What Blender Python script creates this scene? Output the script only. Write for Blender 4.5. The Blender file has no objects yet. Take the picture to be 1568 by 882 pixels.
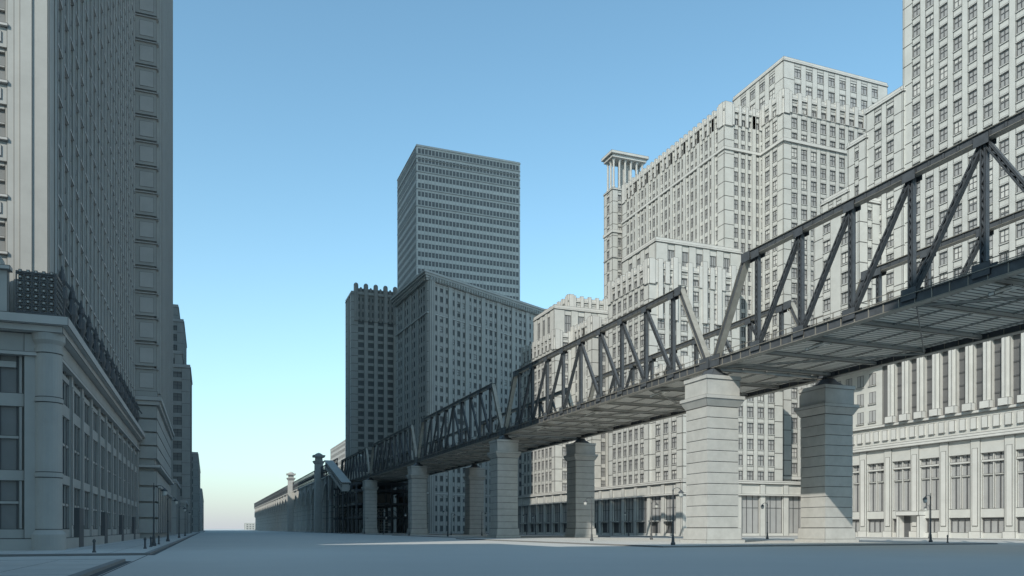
import bpy, math, random
import numpy as np
from mathutils import Vector
random.seed(4)
S=bpy.context.scene

# ---------------------------------------------------------------- materials
def mat(name, col, rough=0.8, var=0.08, scale=0.35, metallic=0.0, bump=0.12, spec=0.3, lw=0.06, ld=0.25):
    m=bpy.data.materials.new(name); m.use_nodes=True
    nt=m.node_tree; p=nt.nodes['Principled BSDF']
    p.inputs['Roughness'].default_value=rough; p.inputs['Metallic'].default_value=metallic
    p.inputs['Specular IOR Level'].default_value=spec
    tc=nt.nodes.new('ShaderNodeTexCoord')
    n1=nt.nodes.new('ShaderNodeTexNoise'); n1.inputs['Scale'].default_value=scale; n1.inputs['Detail'].default_value=5
    n1.inputs['Roughness'].default_value=0.65
    nt.links.new(tc.outputs['Object'],n1.inputs['Vector'])
    r=nt.nodes.new('ShaderNodeValToRGB')
    r.color_ramp.elements[0].position=0.3; r.color_ramp.elements[1].position=0.7
    a=[max(0,c*(1-var)) for c in col]; b=[min(1,c*(1+var)) for c in col]
    r.color_ramp.elements[0].color=(*a,1); r.color_ramp.elements[1].color=(*b,1)
    nt.links.new(n1.outputs['Fac'],r.inputs['Fac'])
    out=r.outputs['Color']
    if lw>0:
        xs=[]
        for nm in ('ea','eb'):
            u=nt.nodes.new('ShaderNodeUVMap'); u.uv_map=nm
            sp=nt.nodes.new('ShaderNodeSeparateXYZ'); nt.links.new(u.outputs['UV'],sp.inputs['Vector']); xs+=[sp.outputs['X'],sp.outputs['Y']]
        def mn(x,y):
            k=nt.nodes.new('ShaderNodeMath'); k.operation='MINIMUM'; nt.links.new(x,k.inputs[0]); nt.links.new(y,k.inputs[1]); return k.outputs[0]
        mm=mn(mn(xs[0],xs[1]),mn(xs[2],xs[3]))
        lt=nt.nodes.new('ShaderNodeMath'); lt.operation='LESS_THAN'; lt.inputs[1].default_value=lw; nt.links.new(mm,lt.inputs[0])
        mx=nt.nodes.new('ShaderNodeMix'); mx.data_type='RGBA'; nt.links.new(lt.outputs[0],mx.inputs['Factor'])
        nt.links.new(out,mx.inputs['A']); mx.inputs['B'].default_value=(col[0]*ld,col[1]*ld,col[2]*ld,1)
        out=mx.outputs['Result']
    nt.links.new(out,p.inputs['Base Color'])
    if bump>0:
        n2=nt.nodes.new('ShaderNodeTexNoise'); n2.inputs['Scale'].default_value=scale*14; n2.inputs['Detail'].default_value=2
        nt.links.new(tc.outputs['Object'],n2.inputs['Vector'])
        bp=nt.nodes.new('ShaderNodeBump'); bp.inputs['Strength'].default_value=bump; bp.inputs['Distance'].default_value=0.03
        nt.links.new(n2.outputs['Fac'],bp.inputs['Height']); nt.links.new(bp.outputs['Normal'],p.inputs['Normal'])
    return m
M={}
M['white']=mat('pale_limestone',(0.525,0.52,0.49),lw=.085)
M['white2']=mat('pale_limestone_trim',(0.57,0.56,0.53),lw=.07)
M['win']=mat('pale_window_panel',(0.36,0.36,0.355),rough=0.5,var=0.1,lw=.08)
M['joint']=mat('dark_joint',(0.07,0.075,0.08),lw=0)
M['mull']=mat('window_mullion',(0.10,0.102,0.105),rough=0.6,lw=0)
M['grey']=mat('grey_stone',(0.43,0.415,0.385),lw=.07)
M['grey2']=mat('grey_stone_trim',(0.49,0.475,0.445),lw=.06)
M['cur']=mat('grey_curtain_wall',(0.55,0.535,0.50),lw=.035)
M['gwin']=mat('grey_window_panel',(0.15,0.15,0.15),rough=0.4)
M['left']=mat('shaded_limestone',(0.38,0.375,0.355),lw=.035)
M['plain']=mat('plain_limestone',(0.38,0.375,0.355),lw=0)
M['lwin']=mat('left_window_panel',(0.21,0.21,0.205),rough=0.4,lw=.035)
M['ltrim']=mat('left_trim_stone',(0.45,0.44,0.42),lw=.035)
M['dark']=mat('dark_grey_stone',(0.37,0.36,0.335),lw=.08)
M['steel']=mat('painted_bridge_steel',(0.085,0.092,0.10),rough=0.5,var=0.2,scale=1.2,lw=.022)
M['steel2']=mat('highlight_tan_steel',(0.33,0.31,0.27),rough=0.55,var=0.2,scale=1.0,lw=.018)  # light tan: lit-edge highlights of the truss put into the colour
M['deck']=mat('bridge_deck_timber',(0.72,0.69,0.63),var=0.10,lw=.04)
M['under']=mat('bridge_floor_steel',(0.50,0.485,0.45),var=0.12,lw=.03)
M['stone']=mat('pier_granite',(0.46,0.455,0.43),var=0.10,scale=0.8,lw=.025)
M['stonep']=mat('plain_granite',(0.46,0.455,0.43),var=0.10,scale=0.8,lw=0)
M['iron']=mat('dark_cast_iron',(0.08,0.085,0.09),rough=0.5,lw=0)
M['lantern']=mat('lantern_glass',(0.5,0.5,0.47),rough=0.3,lw=0)
M['road']=mat('road_surface',(0.50,0.495,0.47),rough=0.75,var=0.05,scale=0.05,bump=0.1,lw=0)
M['pave']=mat('pavement_concrete',(0.52,0.515,0.49),rough=0.85,var=0.06,scale=0.2,lw=0)
M['kerb']=mat('kerb_granite',(0.24,0.24,0.235),rough=0.8,lw=0)

# ---------------------------------------------------------------- builder
QF=[(0,3,2,1),(4,5,6,7),(0,1,5,4),(1,2,6,5),(2,3,7,6),(3,0,4,7)]
def edge_attr(me,F):
    nv=len(me.vertices); co=np.empty(nv*3,dtype=np.float32); me.vertices.foreach_get('co',co); co=co.reshape(-1,3)
    nl=len(me.loops); A=np.full((nl,2),9.,dtype=np.float32); B=A.copy()
    cnt=np.array([len(f) for f in F]); start=np.concatenate(([0],np.cumsum(cnt)[:-1]))
    q=np.where(cnt==4)[0]
    if len(q):
        Q=np.array([F[i] for i in q]); s=start[q]
        w=np.linalg.norm(co[Q[:,1]]-co[Q[:,0]],axis=1); h=np.linalg.norm(co[Q[:,3]]-co[Q[:,0]],axis=1); z=np.zeros_like(w)
        for k,(a,b) in enumerate(((z,z),(w,z),(w,h),(z,h))):
            A[s+k,0]=a;A[s+k,1]=b;B[s+k,0]=w-a;B[s+k,1]=h-b
    for nm,D in (('ea',A),('eb',B)):
        l=me.uv_layers.new(name=nm); l.data.foreach_set('uv',D.ravel())
class Builder:
    def __init__(s,name,loc=(0,0,0)):
        s.name=name; s.loc=Vector(loc); s.parts={}
    def g(s,part,m):
        return s.parts.setdefault(part,(m,[],[]))
    def hexa(s,part,m,pts):
        _,v,f=s.g(part,m); o=len(v); v.extend(pts); f.extend([tuple(o+i for i in q) for q in QF])
    def box(s,part,m,x0,x1,y0,y1,z0,z1):
        s.hexa(part,m,[(x0,y0,z0),(x1,y0,z0),(x1,y1,z0),(x0,y1,z0),(x0,y0,z1),(x1,y0,z1),(x1,y1,z1),(x0,y1,z1)])
    def frus(s,part,m,cx,cy,w0,w1,z0,z1,l0=None,l1=None):
        l0=w0 if l0 is None else l0; l1=w1 if l1 is None else l1
        a,b,c,d=w0/2,w1/2,l0/2,l1/2
        s.hexa(part,m,[(cx-a,cy-c,z0),(cx+a,cy-c,z0),(cx+a,cy+c,z0),(cx-a,cy+c,z0),(cx-b,cy-d,z1),(cx+b,cy-d,z1),(cx+b,cy+d,z1),(cx-b,cy+d,z1)])
    def beam(s,part,m,p,q,w,h,side=(1,0,0)):
        p=Vector(p);q=Vector(q);d=(q-p).normalized();x=Vector(side)
        x=(x-d*x.dot(d)).normalized();y=d.cross(x)
        pts=[]
        for e in (p,q):
            for a,b in ((-1,-1),(1,-1),(1,1),(-1,1)):
                pts.append(tuple(e+x*(a*w/2)+y*(b*h/2)))
        s.hexa(part,m,pts)
    def lathe(s,part,m,cx,cy,prof,n=12,z=0):
        _,v,f=s.g(part,m)
        rows=[]
        for r,zz in prof:
            o=len(v); rows.append(o)
            for i in range(n):
                a=2*math.pi*i/n; v.append((cx+r*math.cos(a),cy+r*math.sin(a),z+zz))
        for k in range(len(rows)-1):
            for i in range(n):
                j=(i+1)%n; f.append((rows[k]+i,rows[k]+j,rows[k+1]+j,rows[k+1]+i))
        f.append(tuple(rows[-1]+i for i in range(n))); f.append(tuple(rows[0]+i for i in reversed(range(n))))
    def poly(s,part,m,pts,faces):
        _,v,f=s.g(part,m);o=len(v);v.extend(pts);f.extend([tuple(o+i for i in q) for q in faces])
    def finish(s):
        e=bpy.data.objects.new(s.name,None); S.collection.objects.link(e); e.location=s.loc; e.empty_display_size=2
        for part,(m,v,f) in s.parts.items():
            me=bpy.data.meshes.new(part); L=s.loc
            me.from_pydata([(a-L.x,b-L.y,c-L.z) for a,b,c in v],[],f); me.materials.append(M[m]); edge_attr(me,f); me.update()
            o=bpy.data.objects.new(part,me); S.collection.objects.link(o); o.parent=e
        return e
    def single(s):
        me=bpy.data.meshes.new(s.name); V=[];F=[];MI=[];L=s.loc;mats=[]
        for part,(m,v,f) in s.parts.items():
            if m not in mats: mats.append(m)
            o=len(V); V+= [(a-L.x,b-L.y,c-L.z) for a,b,c in v]; F+=[tuple(i+o for i in q) for q in f]; MI+=[mats.index(m)]*len(f)
        me.from_pydata(V,[],F)
        for m in mats: me.materials.append(M[m])
        me.polygons.foreach_set('material_index',MI); edge_attr(me,F); me.update()
        o=bpy.data.objects.new(s.name,me); S.collection.objects.link(o); o.location=L
        return o

def fbox(b,part,m,p,d,s0,s1,z0,z1,n0,n1):
    n=(d[1],-d[0])
    def P(s_,n_,z_): return (p[0]+d[0]*s_+n[0]*n_, p[1]+d[1]*s_+n[1]*n_, z_)
    b.hexa(part,m,[P(s0,n1,z0),P(s1,n1,z0),P(s1,n0,z0),P(s0,n0,z0),P(s0,n1,z1),P(s1,n1,z1),P(s1,n0,z1),P(s0,n0,z1)])

def st(**k):
    d=dict(bay=3.2,storey=3.8,pw=1.3,sh=1.5,pn=0.26,sn=0.22,cw=1.2,mull=1,tr=True,wall='white',trim='white2',win='win',mu='mull',
           sill=False,par='plain',parh=1.4,grp=0,band=0,topband=1.5)
    d.update(k); return d
def facade(b,p,d,L,z0,z1,q,ext=0.0):
    W=q['wall']
    fbox(b,'window_panels',q['win'],p,d,0.02,L-0.02,z0+0.02,z1-0.02,-0.05,0.02)
    cw=min(q['cw'],L/3); nb=max(1,round((L-2*cw)/q['bay'])); bay=(L-2*cw)/nb; pw=q['pw']*bay/q['bay']
    pn=q['pn'];sn=q['sn']
    ns=max(1,round((z1-z0)/q['storey'])); sto=(z1-z0)/ns; sh=q['sh']*sto/q['storey']
    for k in range(ns):
        a=z0+k*sto; c=a+sto-0.03
        fbox(b,'piers',W,p,d,-ext,cw+pw/2,a,c,-0.1,pn); fbox(b,'piers',W,p,d,L-cw-pw/2,L+ext,a,c,-0.1,pn)
    for i in range(1,nb):
        c=cw+i*bay; big=(q['grp'] and i%q['grp']==0)
        w=pw*(1.5 if big else 1); nn=pn+(0.25 if big else 0)
        fbox(b,'piers',W,p,d,c-w/2,c+w/2,z0,z1-0.01,-0.1,nn)
    for k in range(ns+1):
        a=z0+k*sto-sh/2; c=a+sh
        if k==0: a=z0
        if k==ns: a=z1-max(sh/2,q['topband']); c=z1-0.02
        fbox(b,'spandrels',W,p,d,0.05,L-0.05,a,c,-0.1,sn)
        if q['band'] and k>0 and k%q['band']==0 and k<ns:
            fbox(b,'string_courses',q['trim'],p,d,-ext-.1,L+ext+.1,c-0.35,c,-0.1,pn+0.18)
        if k<ns and q['tr']:
            wz=c+(sto-sh)*0.55
            fbox(b,'transoms',q['mu'],p,d,0.05,L-0.05,wz-0.05,wz+0.05,0.0,0.10)
        if k<ns and q['sill']:
            for i in range(nb):
                s0=cw+i*bay+pw/2-0.10; s1=cw+(i+1)*bay-pw/2+0.10
                fbox(b,'sills',q['trim'],p,d,s0,s1,c-0.24,c+0.02,0.0,pn+0.07)
                fbox(b,'lintels',q['trim'],p,d,s0,s1,c+sto-sh-.02,c+sto-sh+.24,0.0,pn+0.04)
                r=random.random()
                if r<0.35:
                    hh=(sto-sh)*random.choice((.2,.35,.5,.9)); fbox(b,'window_blinds',q['trim'],p,d,s0+.12,s1-.12,c+sto-sh-hh,c+sto-sh-.03,0.0,0.055)
    if q['mull']:
        for i in range(nb):
            for j in range(1,q['mull']+1):
                c=cw+i*bay+pw/2+(bay-pw)*j/(q['mull']+1)
                fbox(b,'mullions',q['mu'],p,d,c-0.06,c+0.06,z0+.05,z1-.05,0.0,0.14)
            for e in (-1,1):
                c=cw+i*bay+bay/2+e*((bay-pw)/2-0.07)
                fbox(b,'mullions',q['mu'],p,d,c-0.068,c+0.068,z0+.05,z1-.05,0.0,0.12)
    if q['par']:
        h=q['parh']
        fbox(b,'parapet',q['trim'],p,d,-ext-.15,L+ext+.15,z1,z1+0.45,-0.5,pn+0.22)
        fbox(b,'parapet',W,p,d,-ext,L+ext,z1+.45,z1+0.45+h*0.5,-0.45,pn-0.02)
        if q['par']=='cren':
            for i in range(nb+1):
                c=cw+i*bay
                fbox(b,'parapet_blocks',q['trim'],p,d,c-pw*.5,c+pw*.5,z1-3.4,z1+0.5+h*.75,-0.4,pn+0.25)
            for e in (0,1):
                a=(-ext-.02 if e==0 else L-cw*0.9); c=(cw*0.9 if e==0 else L+ext+.02)
                fbox(b,'parapet_blocks',q['trim'],p,d,a,c,z1-3.8,z1+0.8+h*.75,-0.9,pn+0.30)
def mass(b,x0,x1,y0,y1,z0,z1,q,sides='FLRB'):
    b.box('walls',q['wall'],x0,x1,y0,y1,z0,z1)
    e=q['pn']
    if 'F' in sides: facade(b,(x0,y0),(1,0),x1-x0,z0,z1,q,e)
    if 'B' in sides: facade(b,(x1,y1),(-1,0),x1-x0,z0,z1,q,e)
    if 'L' in sides: facade(b,(x0,y1),(0,-1),y1-y0,z0,z1,q)
    if 'R' in sides: facade(b,(x1,y0),(0,1),y1-y0,z0,z1,q)

# ---------------------------------------------------------------- ground
g=Builder('ground'); g.poly('ground','road',[(-4000,-1500,0),(5000,-1500,0),(5000,9000,0),(-4000,9000,0)],[(0,1,2,3)]); g.single()
def pavement(x0,x1,y0,y1):
    b=Builder('pavement',((x0+x1)/2,(y0+y1)/2,0))
    k=0.35
    b.box('slab','pave',x0+k,x1-k,y0+k,y1-k,0.002,0.136)
    b.box('kerb','kerb',x0,x1,y0,y0+k,0.001,0.14); b.box('kerb','kerb',x0,x1,y1-k,y1,0.001,0.14)
    b.box('kerb','kerb',x0,x0+k,y0+k,y1-k,0.001,0.14); b.box('kerb','kerb',x1-k,x1,y0+k,y1-k,0.001,0.14)
    b.box('gutter','joint',x0-0.3,x1+.3,y0-.3,y1+.3,-0.05,0.004)
    xx=x0+3
    while xx<x1-1: b.box('joints','kerb',xx,xx+0.05,y0+k,y1-k,0.10,0.139); xx+=3
    yy=y0+3
    while yy<y1-1: b.box('joints','kerb',x0+k,x1-k,yy,yy+0.05,0.10,0.1385); yy+=4
    b.single()
pavement(-48,-3.5,56.7,198)
pavement(-60,-3.5,203,430); pavement(-60,-2,445,800)
pavement(39,82,63,128); pavement(45,80,150,205); pavement(47,78,226,346); pavement(47,78,362,1010)
pavement(112,175,20,140); pavement(88,175,147,255); pavement(84,200,272,520)
pavement(-70,-4,-120,46)
s=Builder('road_seams',(0,0,0))
for x,y0,y1 in ((-3.6,5,56),(98,-20,130)):
    s.poly('seam','joint',[(x-.04,y0,.006),(x+.04,y0,.006),(x+.04,y1,.006),(x-.04,y1,.006)],[(0,1,2,3)])
s.single()

# ---------------------------------------------------------------- LEFT corner skyscraper
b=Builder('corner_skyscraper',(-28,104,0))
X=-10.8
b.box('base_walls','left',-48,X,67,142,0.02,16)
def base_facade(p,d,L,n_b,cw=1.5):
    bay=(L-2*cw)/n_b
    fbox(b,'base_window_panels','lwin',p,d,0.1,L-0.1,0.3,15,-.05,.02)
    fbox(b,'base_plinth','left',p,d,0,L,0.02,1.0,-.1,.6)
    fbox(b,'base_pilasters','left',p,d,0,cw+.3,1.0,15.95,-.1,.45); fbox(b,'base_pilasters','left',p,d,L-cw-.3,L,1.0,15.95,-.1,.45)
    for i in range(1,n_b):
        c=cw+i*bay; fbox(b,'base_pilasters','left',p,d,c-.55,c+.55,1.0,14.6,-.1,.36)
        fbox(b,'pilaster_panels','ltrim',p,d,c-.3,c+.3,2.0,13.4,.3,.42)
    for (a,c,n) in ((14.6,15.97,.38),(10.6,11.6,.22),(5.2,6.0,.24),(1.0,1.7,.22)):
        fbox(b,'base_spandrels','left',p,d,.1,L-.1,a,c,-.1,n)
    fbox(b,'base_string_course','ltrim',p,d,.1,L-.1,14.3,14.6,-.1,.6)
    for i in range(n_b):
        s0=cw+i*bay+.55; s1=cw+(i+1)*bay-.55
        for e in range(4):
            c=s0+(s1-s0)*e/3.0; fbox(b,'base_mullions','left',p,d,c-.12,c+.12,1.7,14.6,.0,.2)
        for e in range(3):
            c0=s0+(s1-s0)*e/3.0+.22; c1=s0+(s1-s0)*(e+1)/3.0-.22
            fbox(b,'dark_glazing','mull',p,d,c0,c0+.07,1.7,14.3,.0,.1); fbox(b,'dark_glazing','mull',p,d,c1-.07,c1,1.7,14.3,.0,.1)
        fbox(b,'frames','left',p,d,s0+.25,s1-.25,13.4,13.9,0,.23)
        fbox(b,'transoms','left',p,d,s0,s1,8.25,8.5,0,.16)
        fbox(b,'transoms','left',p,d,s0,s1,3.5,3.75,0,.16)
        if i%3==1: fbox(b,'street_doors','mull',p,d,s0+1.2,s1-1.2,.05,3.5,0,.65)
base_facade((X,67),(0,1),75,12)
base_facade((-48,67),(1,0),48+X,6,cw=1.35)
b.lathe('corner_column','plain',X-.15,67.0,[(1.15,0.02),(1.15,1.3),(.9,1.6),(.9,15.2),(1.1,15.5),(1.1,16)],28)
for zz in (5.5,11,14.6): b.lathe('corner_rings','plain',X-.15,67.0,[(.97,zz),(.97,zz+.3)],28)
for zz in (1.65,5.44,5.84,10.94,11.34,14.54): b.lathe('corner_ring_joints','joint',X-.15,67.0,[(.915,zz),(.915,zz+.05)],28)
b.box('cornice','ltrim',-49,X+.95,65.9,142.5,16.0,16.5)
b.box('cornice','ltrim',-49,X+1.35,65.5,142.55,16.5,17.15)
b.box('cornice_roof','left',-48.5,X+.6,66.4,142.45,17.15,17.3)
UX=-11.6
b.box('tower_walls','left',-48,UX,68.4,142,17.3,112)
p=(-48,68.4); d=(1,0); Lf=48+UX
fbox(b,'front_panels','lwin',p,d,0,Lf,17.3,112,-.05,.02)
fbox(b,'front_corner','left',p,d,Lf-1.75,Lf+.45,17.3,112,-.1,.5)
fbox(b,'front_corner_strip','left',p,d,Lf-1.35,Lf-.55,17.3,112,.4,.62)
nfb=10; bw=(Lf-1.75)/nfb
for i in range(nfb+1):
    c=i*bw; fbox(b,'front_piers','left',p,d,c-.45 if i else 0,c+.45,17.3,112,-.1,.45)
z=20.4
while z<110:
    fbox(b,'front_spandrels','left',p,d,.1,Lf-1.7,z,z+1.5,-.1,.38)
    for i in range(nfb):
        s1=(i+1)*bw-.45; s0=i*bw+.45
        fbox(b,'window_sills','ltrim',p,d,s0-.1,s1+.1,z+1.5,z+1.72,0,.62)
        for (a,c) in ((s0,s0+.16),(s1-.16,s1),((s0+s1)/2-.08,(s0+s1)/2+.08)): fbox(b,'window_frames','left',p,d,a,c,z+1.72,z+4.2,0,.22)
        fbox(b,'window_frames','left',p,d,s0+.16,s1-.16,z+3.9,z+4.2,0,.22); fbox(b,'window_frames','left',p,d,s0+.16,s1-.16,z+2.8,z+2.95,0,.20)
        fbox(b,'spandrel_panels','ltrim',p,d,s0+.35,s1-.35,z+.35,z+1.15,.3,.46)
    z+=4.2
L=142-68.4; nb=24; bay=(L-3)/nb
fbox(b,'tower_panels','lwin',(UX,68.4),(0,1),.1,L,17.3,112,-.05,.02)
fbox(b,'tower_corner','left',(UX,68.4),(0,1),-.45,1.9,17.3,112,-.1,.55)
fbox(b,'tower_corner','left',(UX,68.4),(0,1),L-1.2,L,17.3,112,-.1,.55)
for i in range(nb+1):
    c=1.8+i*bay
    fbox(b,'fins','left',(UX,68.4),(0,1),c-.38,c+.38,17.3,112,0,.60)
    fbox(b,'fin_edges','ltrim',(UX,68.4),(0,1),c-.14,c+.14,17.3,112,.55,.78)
    if i<nb: fbox(b,'fin_mullions','mull',(UX,68.4),(0,1),c+bay/2-.08,c+bay/2+.08,17.3,112,0,.3)
z=18.5
while z<111:
    fbox(b,'fin_spandrels','lwin',(UX,68.4),(0,1),.2,L-.2,z,z+1.35,0,.30)
    for i in range(nb):
        c=1.8+(i+.5)*bay; fbox(b,'fin_sills','ltrim',(UX,68.4),(0,1),c-bay/2+.4,c+bay/2-.4,z+1.35,z+1.6,0,.72)
        fbox(b,'fin_heads','mull',(UX,68.4),(0,1),c-bay/2+.4,c+bay/2-.4,z-.5,z,0,.5)
    z+=3.95
def lattice(p,d,L,z0,z1,step=.42):
    fbox(b,'lattice_frame','mull',p,d,0,L,z0,z0+.15,-.08,.08); fbox(b,'lattice_frame','mull',p,d,0,L,z1-.15,z1,-.08,.08)
    n=max(1,int(L/step)); m_=int((z1-z0)/step)
    for i in range(n+1):
        c=L*i/n; fbox(b,'lattice_bars','mull',p,d,c-.04,c+.04,z0,z1,-.05,.05)
    for k in range(m_):
        zz=z0+(z1-z0)*(k+.5)/m_; fbox(b,'lattice_bars','mull',p,d,0,L,zz-.04,zz+.04,-.045,.045)
    for i in range(n):
        for k in range(m_):
            c=L*(i+.5)/n; zz=z0+(z1-z0)*(k+1)/m_; fbox(b,'lattice_bosses','left',p,d,c-.1,c+.1,zz-.1,zz+.1,-.08,.10)
lattice((-12.9,66.4),(1,0),2.5,17.3,20.4); lattice((X+.35,66.4),(0,1),2.8,17.3,20.4)
b.box('lattice_backing_wall','left',-12.8,X+.2,66.6,68.3,17.3,20.2)
for i in range(150):
    y=70+i*.48; b.box('rail_bars','iron',X+.2,X+.28,y,y+.07,17.3,19.3)
for zz in (17.7,18.5,19.3): b.box('rail_lines','iron',X+.18,X+.30,69.2,142,zz,zz+.1)
for i in range(15):
    y=70.2+i*5.0
    b.lathe('finials','mull',X+.25,y,[(.35,0),(.35,.5),(.18,.7),(.22,1.6),(.42,2.3),(.35,2.9),(.16,3.3),(.3,3.7),(.22,4.1),(.02,4.9)],8,z=17.3)
    b.beam('finial_scrolls','mull',(X+.25,y-.2,20.8),(X+.25,y-1.1,19.3),.2,.25); b.beam('finial_scrolls','mull',(X+.25,y+.2,20.8),(X+.25,y+1.1,19.3),.2,.25)
    b.beam('finial_scrolls','mull',(X+.25,y,21.2),(X+1.0,y,20.2),.2,.2,side=(0,1,0))
fbox(b,'terrace_niche','left',(-20,66.8),(1,0),0,6.6,17.3,20.3,0,.6)
fbox(b,'terrace_niche_cap','ltrim',(-20,66.8),(1,0),-.2,6.8,20.3,20.6,0,.85)
for k in range(8):
    a=math.pi*k/8; a2=math.pi*(k+1)/8
    b.beam('niche_arch','plain',(-14.6-.9*math.cos(a),66.3,20.6+.9*math.sin(a)),(-14.6-.9*math.cos(a2),66.3,20.6+.9*math.sin(a2)),.5,.22,side=(0,1,0))
b.finish()

# second left tower, banded
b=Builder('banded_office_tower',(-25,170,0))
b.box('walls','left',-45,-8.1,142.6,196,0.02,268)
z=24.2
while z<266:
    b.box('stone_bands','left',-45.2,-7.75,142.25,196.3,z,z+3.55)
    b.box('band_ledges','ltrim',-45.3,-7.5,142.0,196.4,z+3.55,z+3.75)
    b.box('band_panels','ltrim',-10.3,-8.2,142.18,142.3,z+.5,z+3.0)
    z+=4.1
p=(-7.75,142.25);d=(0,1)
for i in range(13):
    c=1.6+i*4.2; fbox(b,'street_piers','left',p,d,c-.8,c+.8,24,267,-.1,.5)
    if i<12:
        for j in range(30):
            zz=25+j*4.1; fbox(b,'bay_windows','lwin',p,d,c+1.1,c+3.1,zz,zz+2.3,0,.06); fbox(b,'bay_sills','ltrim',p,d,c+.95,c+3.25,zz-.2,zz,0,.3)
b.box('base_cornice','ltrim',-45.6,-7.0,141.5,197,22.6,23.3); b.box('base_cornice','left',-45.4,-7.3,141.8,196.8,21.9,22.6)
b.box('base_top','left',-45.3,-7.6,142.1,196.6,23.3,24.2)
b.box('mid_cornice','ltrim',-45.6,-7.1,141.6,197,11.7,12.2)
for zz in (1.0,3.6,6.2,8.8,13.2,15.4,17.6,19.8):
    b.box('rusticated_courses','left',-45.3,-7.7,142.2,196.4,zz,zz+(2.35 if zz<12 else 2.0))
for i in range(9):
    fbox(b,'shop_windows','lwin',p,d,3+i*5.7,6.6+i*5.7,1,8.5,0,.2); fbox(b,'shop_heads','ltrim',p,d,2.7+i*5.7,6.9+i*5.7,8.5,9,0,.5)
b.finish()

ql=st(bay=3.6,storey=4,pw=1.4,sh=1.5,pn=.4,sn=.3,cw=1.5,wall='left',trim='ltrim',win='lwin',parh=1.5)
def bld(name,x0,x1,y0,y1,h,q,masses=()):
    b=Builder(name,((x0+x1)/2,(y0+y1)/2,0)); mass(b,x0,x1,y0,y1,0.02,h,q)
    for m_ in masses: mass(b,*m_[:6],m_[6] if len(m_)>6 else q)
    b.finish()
bld('unseen_shade_tower',-55,-18,204,300,335,ql)  # added out of view, height set to shade the slab tower and corner building
bld('unseen_shade_tower',-55,-19,308,410,225,ql)  # unseen block put in to keep the art deco tower in shade
bld('office_block',-55,-22,425,1000,90,ql)  # hidden row added to throw shade across the viaduct
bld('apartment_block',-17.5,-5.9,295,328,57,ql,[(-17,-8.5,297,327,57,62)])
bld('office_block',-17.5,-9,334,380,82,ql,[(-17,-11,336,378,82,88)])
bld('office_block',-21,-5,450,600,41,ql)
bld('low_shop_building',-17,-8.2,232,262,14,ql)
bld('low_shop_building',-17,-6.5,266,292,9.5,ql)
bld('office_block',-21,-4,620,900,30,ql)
bld('unseen_shade_tower',-60,-15,-90,-14,86,ql)  # off-screen, placed and sized for the shadow over the foreground street
bld('office_block',-60,-15,-13,45,42,ql)  # lower unseen block, its height shaping the edge of the foreground shadow

# ---------------------------------------------------------------- centre
qc=st(bay=1.7,storey=3.95,pw=.40,sh=1.75,pn=.16,sn=.12,cw=.4,mull=0,tr=True,mu='cur',wall='cur',trim='cur',win='gwin',par='plain',parh=1.0,topband=.8)
b=Builder('glass_slab_tower',(115,376,0))
mass(b,90,141,357,396,0.02,178,qc)
for zz in (150.3,158.2,166.2,170.2,172.2,174.2): b.box('mechanical_bands','dark',89.75,141.25,356.75,396.25,zz,zz+.4)
b.box('roof_plant','grey',98,132,364,390,178,179.5)
b.finish()

qd=st(bay=5.0,storey=4.1,pw=2.0,sh=1.7,pn=1.0,sn=.35,cw=1.6,mull=2,wall='dark',trim='dark',win='gwin',parh=2.5,par='plain')
b=Builder('art_deco_tower',(92,435,0))
mass(b,72,112,423,440,0.02,126,qd)
mass(b,75,112,425,438,126,129,st(bay=5,storey=4,pw=2.2,pn=.5,sn=.3,wall='dark',trim='dark',win='gwin'))
nb=round((40-3.2)/5.0)
for i in range(nb+1):
    x=72+1.6+i*(36.8/nb); b.lathe('rounded_pier_tops','dark',x,422.6,[(1.25,112),(1.25,131.2),(1.0,131.9),(.5,132.3)],12)
    if i<nb:
        x+=36.8/nb/2; b.lathe('rounded_pier_tops','dark',x,422.9,[(.8,112),(.8,129.2),(.6,129.9),(.3,130.3)],12)
for k in range(12): b.lathe('corner_flutes','dark',72.2,424+k*1.5,[(.5,0.1),(.5,128-k*.4)],8)
b.finish()

b=Builder('corner_office_building',(85,300,0))
A=(75.2,281.8)
lu=(.3584*.9073+.9336*-.4204,.9336*.9073-.3584*-.4204)
ru=(.3584*.7566+.9336*.654,.9336*.7566-.3584*.654)
PL=(A[0]+lu[0]*39,A[1]+lu[1]*39); PR=(A[0]+ru[0]*80,A[1]+ru[1]*80); PB=(PL[0]+ru[0]*80,PL[1]+ru[1]*80)
def prism(part,m,ins,z0,z1):
    pts=[]
    cx=(A[0]+PR[0]+PB[0]+PL[0])/4; cy=(A[1]+PR[1]+PB[1]+PL[1])/4
    for q_ in (A,PR,PB,PL):
        dx,dy=q_[0]-cx,q_[1]-cy; l=math.hypot(dx,dy); pts.append((q_[0]+dx/l*ins,q_[1]+dy/l*ins))
    b.hexa(part,m,[(x,y,z0) for x,y in pts]+[(x,y,z1) for x,y in pts])
prism('walls','grey',0,0.02,93)
qg=st(bay=3.0,storey=3.75,pw=1.5,sh=1.7,pn=.24,sn=.20,cw=2.2,mull=1,wall='grey',trim='grey2',win='gwin',sill=True,par=None,grp=3)
ldir=(-lu[0],-lu[1])
facade(b,PL,ldir,39,0.02,92.5,qg); facade(b,A,ru,80,0.02,92.5,qg)
b.lathe('corner_drum','grey',A[0]+1.3,A[1]+1.5,[(1.9,0.02),(1.9,93)],16)
for (o,z0,z1,m_) in ((.9,14.5,15.2,'grey2'),(.8,80.6,81.2,'grey2'),(1.1,92.5,93.4,'grey'),(1.6,93.4,94.2,'grey2'),(2.2,94.2,95.1,'grey'),(2.7,95.1,96.0,'grey2')):
    prism('cornice' if m_=='grey' else 'cornice_ledges',m_,o,z0,z1)
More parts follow.
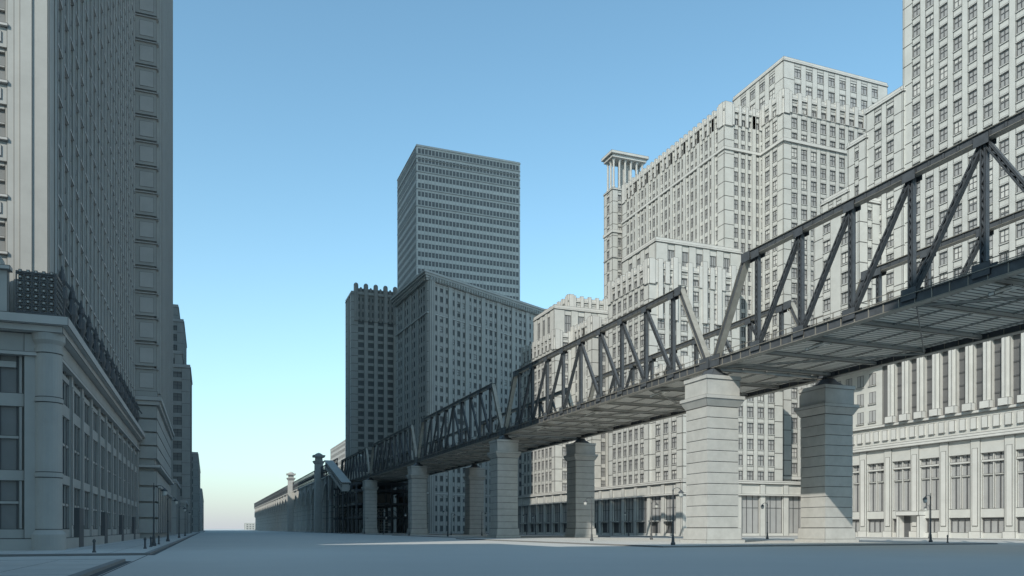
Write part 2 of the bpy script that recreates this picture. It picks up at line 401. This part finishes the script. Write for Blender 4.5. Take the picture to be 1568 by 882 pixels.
for i in range(56):
    s0=.6+i*1.42; fbox(b,'cornice_brackets','grey2',A,ru,s0,s0+.5,92.6,94.2,.3,1.3)
for i in range(27):
    s0=.6+i*1.42; fbox(b,'cornice_brackets','grey2',PL,ldir,s0,s0+.5,92.6,94.2,.3,1.3)
b.finish()

# ---------------------------------------------------------------- RIGHT SIDE
qm=st(bay=3.0,storey=3.75,pw=1.25,sh=1.35,pn=.24,sn=.19,cw=1.6,mull=1,sill=True,par='cren',parh=2.0)
qfine=st(bay=2.2,storey=3.6,pw=.9,sh=1.2,pn=.32,sn=.18,cw=2.2,mull=1,par='cren',parh=2.0,grp=3)
qblk=st(bay=4.2,storey=8,pw=2.2,sh=3.0,pn=.35,sn=.2,cw=2,mull=2,par='plain',parh=1.6)
b=Builder('department_store',(112,190,0))
qp=st(bay=6.2,storey=11.0,pw=1.5,sh=1.4,pn=.6,sn=.35,cw=1.2,mull=2,tr=True,par='plain',parh=.8,topband=2.6)
mass(b,98,140,150,252,0.02,12,qp,'FL')
b.box('shop_cornice','white2',97.0,140.3,149.0,252.2,9.3,9.7)
for i in range(15):
    y=154+i*6.3; b.box('shop_doors','mull',97.9,98.12,y,y+2.2,0.1,3.2); b.box('awnings','white2',96.9,98.2,y-.4,y+2.6,3.4,3.7)
mass(b,99,126,151.5,165,12,38,qm)
mass(b,98.4,124,165,185,12,64,qm); mass(b,103.4,128,170,186.4,64,72.5,qblk)
for i in range(6): b.box('crown_piers','white2',100.5+i*4.2,101.9+i*4.2,164.4,165.4,52,66.4+(i%2)*.8)
b.finish()
b=Builder('stepped_office_building',(107,233,0))
mass(b,98.5,118,220,247,12.6,60,qm)
mass(b,98.5,116,220.3,236,60,68.5,qblk)
mass(b,106,120,226,245,68.5,73,qm)
mass(b,104,120,206,219.5,12.6,61,qfine)
b.finish()
b=Builder('setback_skyscraper',(145,195,0))
mass(b,124,150,170.6,223.7,0.02,109,qfine)
mass(b,135.3,163,161.8,200,0.03,110,qm)
mass(b,145.8,182,174.3,196,110,128.5,st(bay=4.0,storey=4.2,pw=1.8,sh=1.6,pn=.25,sn=.2,cw=2.5,mull=1,par='plain',parh=1.5,sill=True))
for zz in (99.0,14.0): 
    b.box('belt_course','white2',123.4,150.5,170.0,224.2,zz,zz+.8); b.box('belt_course','white2',134.7,163.6,161.2,200.5,zz+.1,zz+.95)
mass(b,123,135,229,234.5,0.02,112,st(bay=2.6,storey=3.75,pw=1.2,sh=1.3,pn=.25,sn=.2,cw=1.2,mull=1,sill=True,par='plain',parh=.6,band=6))
b.box('turret_core','grey2',127,131,231,233,112,123)
for i in range(6):
    for j in range(3):
        if i in(0,5) or j in (0,2):
            b.lathe('turret_columns','stonep',123.7+i*2.12,229.7+j*2.0,[(.5,0),(.5,.5),(.36,.7),(.33,8.6),(.55,9.2),(.55,9.6)],10,z=113)
b.box('turret_entablature','white2',122.7,135.3,228.7,234.8,122.6,123.6); b.box('turret_cornice','white',122.1,135.9,228.1,235.4,123.6,124.5)
b.box('turret_base','white2',122.5,135.5,228.5,235,98,99)
b.finish()

b=Builder('right_office_skyscraper',(148,90,0))
qr=st(bay=2.9,storey=3.8,pw=1.25,sh=1.5,pn=.28,sn=.22,cw=1.4,mull=1,sill=True,par='plain',parh=1.5)
mass(b,125,172,30,115.2,34,150,qr)
mass(b,124.6,160,115.2,124,34,85.5,qr); mass(b,124.3,160,124,128.6,34,80.5,qr); mass(b,124.2,160,128.6,136,34,71.5,qr)
mass(b,119.5,124.2,121,133,34,66,st(bay=4,storey=3.8,pw=2.4,sh=1.6,pn=.3,sn=.25,cw=1,mull=1,sill=True))
b.box('podium_walls','white',124,172,30,136.4,0.02,34)
p=(124,136.4);d=(0,-1);L=106.4
fbox(b,'podium_window_panels','win',p,d,.1,L-.1,.3,17,-.05,.02)
bay=L/17.0
for i in range(18):
    c=i*bay; fbox(b,'podium_piers','white',p,d,max(0,c-.95),min(L,c+.95),.02,17.2,-.1,.75)
    fbox(b,'pier_panels','white2',p,d,max(0,c-.55),min(L,c+.55),2.2,15.6,.7,.88)
    fbox(b,'podium_plinths','white2',p,d,max(0,c-1.15),min(L,c+1.15),.02,1.3,-.1,.98)
for (a,c,n) in ((0.02,1.1,.5),(3.6,5.2,.55),(14.6,17.2,.6),(10.8,11.1,.25)):
    fbox(b,'podium_spandrels','white',p,d,.1,L-.1,a,c,-.1,n)
for i in range(17):
    s0=i*bay+.95;s1=(i+1)*bay-.95
    for e in range(5):
        c=s0+(s1-s0)*e/4; w=.16 if e in(0,2,4) else .08
        fbox(b,'podium_mullions' if e in (0,2,4) else 'thin_mullions','white2' if e in (0,2,4) else 'mull',p,d,c-w,c+w,5.2,14.6,0,.35 if e in (0,2,4) else .2)
    fbox(b,'podium_lintels','white2',p,d,s0,s1,13.1,13.5,0,.45)
    fbox(b,'shop_frames','mull',p,d,s0+.2,s1-.2,3.3,3.6,0,.3)
    for e in range(4):
        c=s0+.2+(s1-s0-.4)*e/3; fbox(b,'shop_frames','mull',p,d,c-.06,c+.06,1.1,3.5,0,.25)
for c in (3.2,24.6):
    fbox(b,'entrance_surround','white2',p,d,c-2.6,c+2.6,4.2,5.0,0,2.2); fbox(b,'entrance_surround','white2',p,d,c-2.6,c-2.0,.02,4.2,0,2.0); fbox(b,'entrance_surround','white2',p,d,c+2.0,c+2.6,.02,4.2,0,2.0)
    fbox(b,'entrance_doors','mull',p,d,c-2,c+2,.1,4.1,.55,.7)
fbox(b,'podium_cornice','white2',p,d,-.4,L,17.2,17.7,-.1,1.3); fbox(b,'podium_cornice','white',p,d,-.2,L,17.7,18.2,-.1,1.0)
fbox(b,'attic','white',p,d,0,L,18.2,21.6,-.1,.5)
n=50
for i in range(n):
    c=(i+.5)*L/n; fbox(b,'attic_blocks','white2',p,d,c-.6,c+.6,18.9,20.9,.4,.85)
fbox(b,'attic_ledge','white2',p,d,-.2,L,21.6,22.1,-.1,1.0)
fbox(b,'colonnade_back','gwin',p,d,17,L,22.1,33.6,-.05,.03)
fbox(b,'side_bay','white',p,d,0,17,22.1,33.8,-.1,.2)
for i in range(5):
    for k in range(3):
        s0=1.2+i*3.1; fbox(b,'side_windows','win',p,d,s0,s0+1.7,23+k*3.7,25.3+k*3.7,.1,.22); fbox(b,'side_sills','white2',p,d,s0-.15,s0+1.85,22.75+k*3.7,22.98+k*3.7,.1,.42)
        fbox(b,'side_mullions','mull',p,d,s0+.8,s0+.9,23+k*3.7,25.3+k*3.7,.2,.27)
n=26
for i in range(n):
    c=18+(i+.5)*(L-19)/n; h=(L-19)/n
    fbox(b,'colonnade_piers','white',p,d,c-h*.22,c+h*.22,22.1,33.8,-.1,.8)
    fbox(b,'colonnade_ribs','white2',p,d,c-h*.10,c+h*.10,22.1,33.4,.5,1.45)
    for k in range(4): fbox(b,'window_bars','mull',p,d,c+h*.24,c+h*.76,24.5+k*2.3,24.75+k*2.3,0,.12)
    fbox(b,'colonnade_corbels','white2',p,d,c-h*.28,c+h*.28,22.1,23.4,.5,1.55)
fbox(b,'upper_ledge','white2',p,d,-.3,L,33.8,34.7,-.1,1.1)
facade(b,(124,30),(1,0),48,.02,33.9,qr)
facade(b,(172,136.4),(-1,0),48,.02,33.9,qr)
b.finish()
bld('office_block',150,190,262,330,60,qm)
qh=st(bay=5,storey=4.5,pw=2,sh=2,wall='grey',trim='grey2',win='gwin')
bld('distant_warehouse',66,84,1560,1600,12,qh)
bld('distant_office_block',100,160,620,700,70,qh)

# ---------------------------------------------------------------- PIERS
PX=(53.5,69.9); SP=67.7; Y0=76.0
def pier(x,y,w=4.15):
    b=Builder('stone_bridge_pier',(x,y,0))
    b.frus('footing','stone',x,y,w+1.0,w+1.0,.02,.5); b.frus('plinth','stone',x,y,w+.5,w+.35,.5,1.8)
    b.frus('core','joint',x,y,w-.12,w-.12,1.8,15.4)
    z=1.86; n=11; h=(15.3-z)/n
    for i in range(n):
        bz0=z+i*h; bz1=bz0+h-.06
        dw=random.uniform(-.03,.03)
        b.frus('course_blocks','stonep',x,y,w-.06+dw,w+dw,bz0,bz0+.04); b.frus('course_blocks','stonep',x,y,w+dw,w+dw,bz0+.04,bz1-.04); b.frus('course_blocks','stonep',x,y,w+dw,w-.06+dw,bz1-.04,bz1)
    b.frus('collar','stone',x,y,w+.1,w+.95,15.3,16.1); b.frus('collar_ledge','stone',x,y,w+1.05,w+1.05,16.1,16.5)
    b.frus('cap','stone',x,y,w+.2,w+.2,16.5,18.3); b.frus('cap_top','stone',x,y,w+.4,w+.4,18.3,18.75)
    b.frus('bearing_block','steel',x,y,2.6,1.6,18.75,19.25,3.4,2.6); b.frus('bearing','steel',x,y,1.3,.9,19.25,19.75,2.4,1.8)
    b.finish()
for k in range(-2,5):
    for x in PX: pier(x,Y0+k*SP)

# ---------------------------------------------------------------- TRUSS BRIDGE
b=Builder('steel_truss_bridge',(61.7,200,0))
ZT=30.6; ZB=20.3
def laced(x,p,q,w=.50,dx=.42,fine=True):
    P=Vector((x,*p));Q=Vector((x,*q)); d_=(Q-P);Ln=d_.length;d_.normalize(); nrm=Vector((0,-d_.z,d_.y))
    for e in (-1,1):
        o=nrm*(e*(w/2-.05)); b.beam('member_flanges','steel',P+o,Q+o,dx,.10)
    for ex in (-1,1):
        ox=Vector((ex*(dx/2-.05),0,0))
        for e in (-1,1):
            o=nrm*(e*(w/2-.11))+ox; b.beam('member_angles','steel',P+o+Vector((ex*.03,0,0)),Q+o+Vector((ex*.03,0,0)),.05,.10)
        n=max(4,int(Ln/.62)) if fine else 0
        for i in range(n):
            a=P+d_*(Ln*i/n); c=P+d_*(Ln*(i+1)/n); e=1 if i%2 else -1
            b.beam('lacing_bars','steel',a+nrm*(e*(w/2-.10))+ox,c-nrm*(e*(w/2-.10))+ox,.03,.16)
    if not fine: b.beam('member_webs','steel',P,Q,.1,w-.2)
def gusset(x,y,z,w,h):
    for e in (-1,1):
        b.box('gusset_plates','steel',x+e*.38-.025,x+e*.38+.025,y-w/2,y+w/2,z-h/2,z+h/2)
for k in range(-2,4):
    y0=Y0+k*SP; a=y0+.5; c=y0+SP-.5; mid=y0+SP/2
    ys=[mid+6.45*j for j in range(-4,5)]
    t0=y0+6.3;t1=y0+SP-6.3
    fine=(k in (-1,0,1))
    for x in PX:
        b.box('lower_chord','steel',x-.26,x+.26,a,c,ZB-.40,ZB+.40)
        b.box('lower_chord_flange','steel2',x-.44,x+.44,a,c,ZB+.40,ZB+.47); b.box('lower_chord_flange','steel2',x-.44,x+.44,a,c,ZB-.48,ZB-.40)
        b.box('top_chord','steel',x-.27,x+.27,t0,t1,ZT-.26,ZT+.26)
        b.box('top_chord_cover','steel2',x-.40,x+.40,t0-.1,t1+.1,ZT+.26,ZT+.33); b.box('top_chord_cover','steel2',x-.36,x+.36,t0,t1,ZT-.32,ZT-.26)
        yy=t0+.8
        while yy<t1: b.box('chord_batten_plates','steel',x-.30,x-.27,yy,yy+.25,ZT-.22,ZT+.22); yy+=1.3
        yy=a+.8
        while yy<c: b.box('chord_stiffeners','steel2',x-.32,x-.26,yy,yy+.10,ZB-.38,ZB+.38); yy+=1.6
        for (pp,qq) in (((a,ZB),(t0,ZT)),((c,ZB),(t1,ZT))):
            b.beam('end_posts','steel',(x,*pp),(x,*qq),.54,.52)
            P=Vector((x,*pp));Q=Vector((x,*qq));d_=(Q-P).normalized();nn=Vector((0,-d_.z,d_.y))
            for e in (-1,1): b.beam('end_post_covers','steel2',P+nn*e*.29,Q+nn*e*.29,.74,.06)
        for y in ys: laced(x,(y,ZB+.4),(y,ZT-.25),fine=fine)
        for j in range(1,5):
            laced(x,(ys[4+j],ZB+.3),(ys[4+j-1],ZT-.2),w=.46,dx=.36,fine=fine); laced(x,(ys[4-j],ZB+.3),(ys[4-j+1],ZT-.2),w=.46,dx=.36,fine=fine)
        for y in ys: gusset(x,y,ZB+.45,1.5,1.0); gusset(x,y,ZT-.30,1.3,.8)
        gusset(x,t0+.2,ZT-.15,1.4,1.0);gusset(x,t1-.2,ZT-.15,1.4,1.0);gusset(x,a+.5,ZB+.3,1.9,1.3);gusset(x,c-.5,ZB+.3,1.9,1.3)
    xa,xb=PX[0]+.5,PX[1]-.5
    for y in [a+.6]+ys+[c-.6]:
        b.box('floor_beams','under',xa-.15,xb+.15,y-.05,y+.05,ZB-.30,ZB+.05); b.box('floor_beam_flanges','steel2',xa,xb,y-.14,y+.14,ZB-.36,ZB-.30)
    for i in range(5):
        x=xa+1.0+i*(xb-xa-2)/4; b.box('stringers','under',x-.06,x+.06,a,c,ZB-.04,ZB+.08)
    n=int((c-a)/.62)
    for i in range(n):
        y=a+.2+i*.62; b.box('deck_ties','deck',xa,xb,y,y+.54,ZB+.08,ZB+.32)
    b.box('deck_plate','steel2',xa-.1,xb+.1,a,c,ZB+.32,ZB+.40)
    nodes=[a+.6]+ys+[c-.6]
    for i in range(0,len(nodes)-1,2):
        e=(i//2)%2; u,v=(xa,xb) if e else (xb,xa)
        b.beam('lateral_bracing','under',(u,nodes[i],ZB-.42),(v,nodes[min(i+2,len(nodes)-1)],ZB-.42),.22,.08,side=(0,0,1))
    for i,y in enumerate(nodes[1:-1]):
        if i%3==1:
            b.box('junction_plates','deck',xa+1.5,xa+2.6,y-.7,y+.7,ZB-.65,ZB-.5); b.beam('knee_struts','deck',(xa+2,y,ZB-.55),(xa+.2,y,ZB-1.2),.5,.25,side=(0,1,0))
    for xr in (57.6,59.1,64.3,65.8): b.box('rails','iron',xr,xr+.12,a,c,ZB+.42,ZB+.62)
    for xr in (PX[0]+.9,PX[1]-.9):
        for zz in (1.0,1.5): b.box('handrails','steel2',xr-.03,xr+.03,a,c,ZB+zz,ZB+zz+.06)
        yy=a
        while yy<c: b.box('handrail_posts','steel2',xr-.03,xr+.03,yy,yy+.07,ZB+.4,ZB+1.5); yy+=2.15
b.finish()

# ---------------------------------------------------------------- STATION + VIADUCT
b=Builder('elevated_station',(61,325,0))
for y in (292,302,312,322,332,342):
    for x in (51,57,64,71):
        b.box('trestle_columns','steel',x-.25,x+.25,y-.25,y+.25,.02,18.8)
    for z in (6,11,16,18.6): b.box('cross_girders','steel',50,72,y-.15,y+.15,z-.35,z+.35)
    b.beam('sway_bracing','steel',(51,y,6),(57,y,11),.2,.2); b.beam('sway_bracing','steel',(57,y,6),(64,y,11),.2,.2); b.beam('sway_bracing','steel',(71,y,6),(64,y,11),.2,.2)
for x in (51,71):
    for z in (11,16): b.box('side_girders','steel2',x-.2,x+.2,292,342,z-.4,z+.4)
b.box('mezzanine_floor','steel',52,70,305,342,11.35,11.7); b.box('mezzanine_house','dark',54,68,310,338,11.7,15.6)
b.frus('mezzanine_roof','steel2',61,324,16,10,15.6,17.4,30,24)
for i in range(9): b.box('house_windows','mull',53.9,54.0,311+i*3,313+i*3,12.6,14.6)
for i in range(10): 
    b.beam('stair_steps','deck',(58,300-i*1.0,10.5-i*1.05),(63,300-i*1.0,10.5-i*1.05),.8,.15,side=(0,1,0))
b.finish()
b=Builder('covered_stairway',(50,330,0))
b.beam('gallery','white2',(49.5,306,17.5),(49.5,352,29.5),3.2,3.0); b.beam('gallery_roof','white',(49.5,305,19.3),(49.5,353,31.6),3.8,.3)
for i in range(14):
    t=(i+.5)/14; b.box('gallery_windows','mull',47.85,47.95,306+46*t-.9,306+46*t+.9,17.3+12*t,18.5+12*t)
for y,z in ((307,16),(320,19.5),(335,23),(350,27)):
    b.box('gallery_legs','steel',48.2,48.6,y-.2,y+.2,.1,z); b.box('gallery_legs','steel',50.4,50.8,y-.2,y+.2,.1,z)
b.finish()

b=Builder('stone_arch_viaduct',(61,650,0))
bay=23.3; y=349.6
def arch(y0,y1,zs,zc,zt,xa,xb):
    n=10
    r=(y1-y0)/2; c=(y0+y1)/2
    arc=[(c-r*math.cos(math.pi*i/n), zs+(zc-zs)*math.sin(math.pi*i/n)) for i in range(n+1)]
    for i in range(n):
        (ya,za),(yb,zb)=arc[i],arc[i+1]
        b.hexa('arches','stonep',[(xa,ya,za),(xb,ya,za),(xb,yb,zb),(xa,yb,zb),(xa,ya,zt),(xb,ya,zt),(xb,yb,zt),(xa,yb,zt)])
        b.hexa('arch_rings','grey2',[(xa-.25,ya,za-.3),(xa,ya,za-.3),(xa,yb,zb-.3),(xa-.25,yb,zb-.3),(xa-.25,ya,za+.7),(xa,ya,za+.7),(xa,yb,zb+.7),(xa-.25,yb,zb+.7)])
while y<1000:
    for x in (54.8,68.6):
        b.frus('viaduct_piers','stonep',x,y,4.3,4.0,.02,15,4.3,4.0); b.box('impost','grey2',x-2.6,x+2.6,y-2.4,y+2.4,15,15.8)
        b.frus('pier_bases','grey2',x,y,5.0,4.8,.02,1.6)
        for zz in (4,6.8,9.6,12.4): b.box('pier_joints','joint',x-2.1,x+2.1,y-2.1,y+2.1,zz,zz+.12)
    b.box('pier_upper','stonep',52.8,70.6,y-1.9,y+1.9,15.8,26); b.box('pier_buttress','grey2',52.3,52.8,y-1.3,y+1.3,15.8,26)
    arch(y+1.9,y+bay-1.9,15.8,23.6,26,53,56.5); arch(y+1.9,y+bay-1.9,15.8,23.6,26,67,70.4)
    y+=bay
ye=y
b.box('viaduct_deck','grey2',52.2,71.2,347.3,ye,26,26.7)
yy=348
while yy<ye:
    for x in (52.6,70.6):
        b.box('parapet_posts','steel',x-.15,x+.15,yy,yy+.35,26.7,32.2)
        b.beam('parapet_bracing','steel',(x,yy,26.8),(x,yy+4,32),.12,.22); b.beam('parapet_bracing','steel',(x,yy+4,26.8),(x,yy,32),.12,.22)
    yy+=4
for x in (52.6,70.6):
    for z in (27.2,29.4,32.0): b.box('parapet_rails','steel',x-.2,x+.2,348,ye,z,z+.35)
for yy in (402,542):
    for x in (51.6,71.8):
        b.frus('pylons','stonep',x,yy,4.4,3.8,.02,34); b.frus('pylon_collars','grey2',x,yy,4.2,5.6,34,35.3); b.frus('pylon_caps','stonep',x,yy,3.4,3.2,35.3,37.2)
        b.frus('pylon_caps','stonep',x,yy,5.4,5.8,37.2,38.2); b.lathe('pylon_domes','stonep',x,yy,[(2.0,0),(1.8,.5),(1.0,1.0),(.2,1.3)],12,z=38.2)
b.finish()

# ---------------------------------------------------------------- STREET LAMPS
def lamp(x,y,arm=1,h=5.6):
    b=Builder('street_lamp',(x,y,0.0))
    b.lathe('post','iron',x,y,[(.22,.1),(.22,.35),(.15,.45),(.12,1.0),(.08,1.15),(.055,h-.3),(.09,h-.2),(.04,h),(.03,h+.35)],10)
    pr=None
    for i in range(7):
        a=math.pi*i/6; q=(x+arm*(.45-.45*math.cos(a)),y,h-.25+.35*math.sin(a))
        if pr: b.beam('arm','iron',pr,q,.05,.05,side=(0,1,0))
        pr=q
    lx=x+arm*.9
    b.lathe('hood','iron',lx,y,[(.28,0),(.26,.08),(.10,.25),(.04,.3)],10,z=h-.42)
    b.lathe('lantern','lantern',lx,y,[(.08,0),(.2,.1),(.23,.32),(.22,.42)],10,z=h-.84)
    b.lathe('collar','iron',x,y,[(.10,0),(.10,.15)],10,z=2.6)
    b.single()
for x,y,a in ((42,66,1),(80,70,-1),(46.6,92.5,-1),(60.6,101,1),(80.5,100,-1),(58.5,196,1),(60,176,1),(47,160,-1),(46,190,-1),(79,165,1),(79,195,-1),
              (-4.6,80,1),(-4.6,108,1),(-4.6,150,1),(-4.6,190,1),(114,100,-1),(114,128,-1),(90,160,-1),(90,185,-1),(90,215,-1),(49,235,1),(49,265,1)):
    lamp(x,y,a)
def bollard(x,y):
    b=Builder('bollard',(x,y,0)); b.lathe('b','iron',x,y,[(.13,.12),(.13,.2),(.08,.28),(.07,.8),(.11,.85),(.10,.95),(.03,1.05)],10); b.single()
for x,y in ((-7.0,59),(-4.6,69),(-4.6,76),(-4.6,88),(78,66)): bollard(x,y)

# ---------------------------------------------------------------- LIGHT
w=bpy.data.worlds.new('World'); S.world=w; w.use_nodes=True; nt=w.node_tree
sky=nt.nodes.new('ShaderNodeTexSky'); sky.sky_type='NISHITA'; sky.sun_disc=False
EL=math.radians(35); AZ=math.atan2(-.743,-.669)
sky.sun_elevation=EL; sky.sun_rotation=AZ%(2*math.pi); sky.air_density=1.0; sky.dust_density=0.5; sky.ozone_density=1.0
bg=nt.nodes['Background']; bg.inputs['Strength'].default_value=0.15
tint=nt.nodes.new('ShaderNodeMix'); tint.data_type='RGBA'; tint.blend_type='MULTIPLY'; tint.inputs['Factor'].default_value=1
tint.inputs['B'].default_value=(1.24,1.62,1.50,1); nt.links.new(sky.outputs['Color'],tint.inputs['A'])
tc=nt.nodes.new('ShaderNodeTexCoord'); sp=nt.nodes.new('ShaderNodeSeparateXYZ'); nt.links.new(tc.outputs['Generated'],sp.inputs['Vector'])
m1=nt.nodes.new('ShaderNodeMath'); m1.operation='SUBTRACT'; m1.use_clamp=True; m1.inputs[0].default_value=1; nt.links.new(sp.outputs['Z'],m1.inputs[1])
m2=nt.nodes.new('ShaderNodeMath'); m2.operation='POWER'; nt.links.new(m1.outputs[0],m2.inputs[0]); m2.inputs[1].default_value=7
hz=nt.nodes.new('ShaderNodeMix'); hz.data_type='RGBA'; nt.links.new(m2.outputs[0],hz.inputs['Factor']); nt.links.new(tint.outputs['Result'],hz.inputs['A'])
hz.inputs['B'].default_value=(4.0,4.25,4.5,1)
nt.links.new(hz.outputs['Result'],bg.inputs['Color'])
sl=bpy.data.lights.new('sun','SUN'); sl.energy=3.8; sl.angle=math.radians(.5); sl.color=(1,.955,.86)
so=bpy.data.objects.new('sun',sl); S.collection.objects.link(so)
tv=Vector((.743*math.cos(EL),.669*math.cos(EL),-math.sin(EL)))
so.rotation_euler=tv.to_track_quat('-Z','Y').to_euler(); so.location=(0,0,300)

cam=bpy.data.cameras.new('camera'); co=bpy.data.objects.new('camera',cam); S.collection.objects.link(co)
co.location=(0,0,1.7); co.rotation_euler=(math.radians(90),0,math.radians(-21.0))
cam.sensor_width=36; cam.lens=27.9; cam.shift_y=0.2353; cam.clip_end=20000; cam.clip_start=.1
S.camera=co
S.view_settings.view_transform='Standard'; S.view_settings.look='None'; S.view_settings.exposure=0
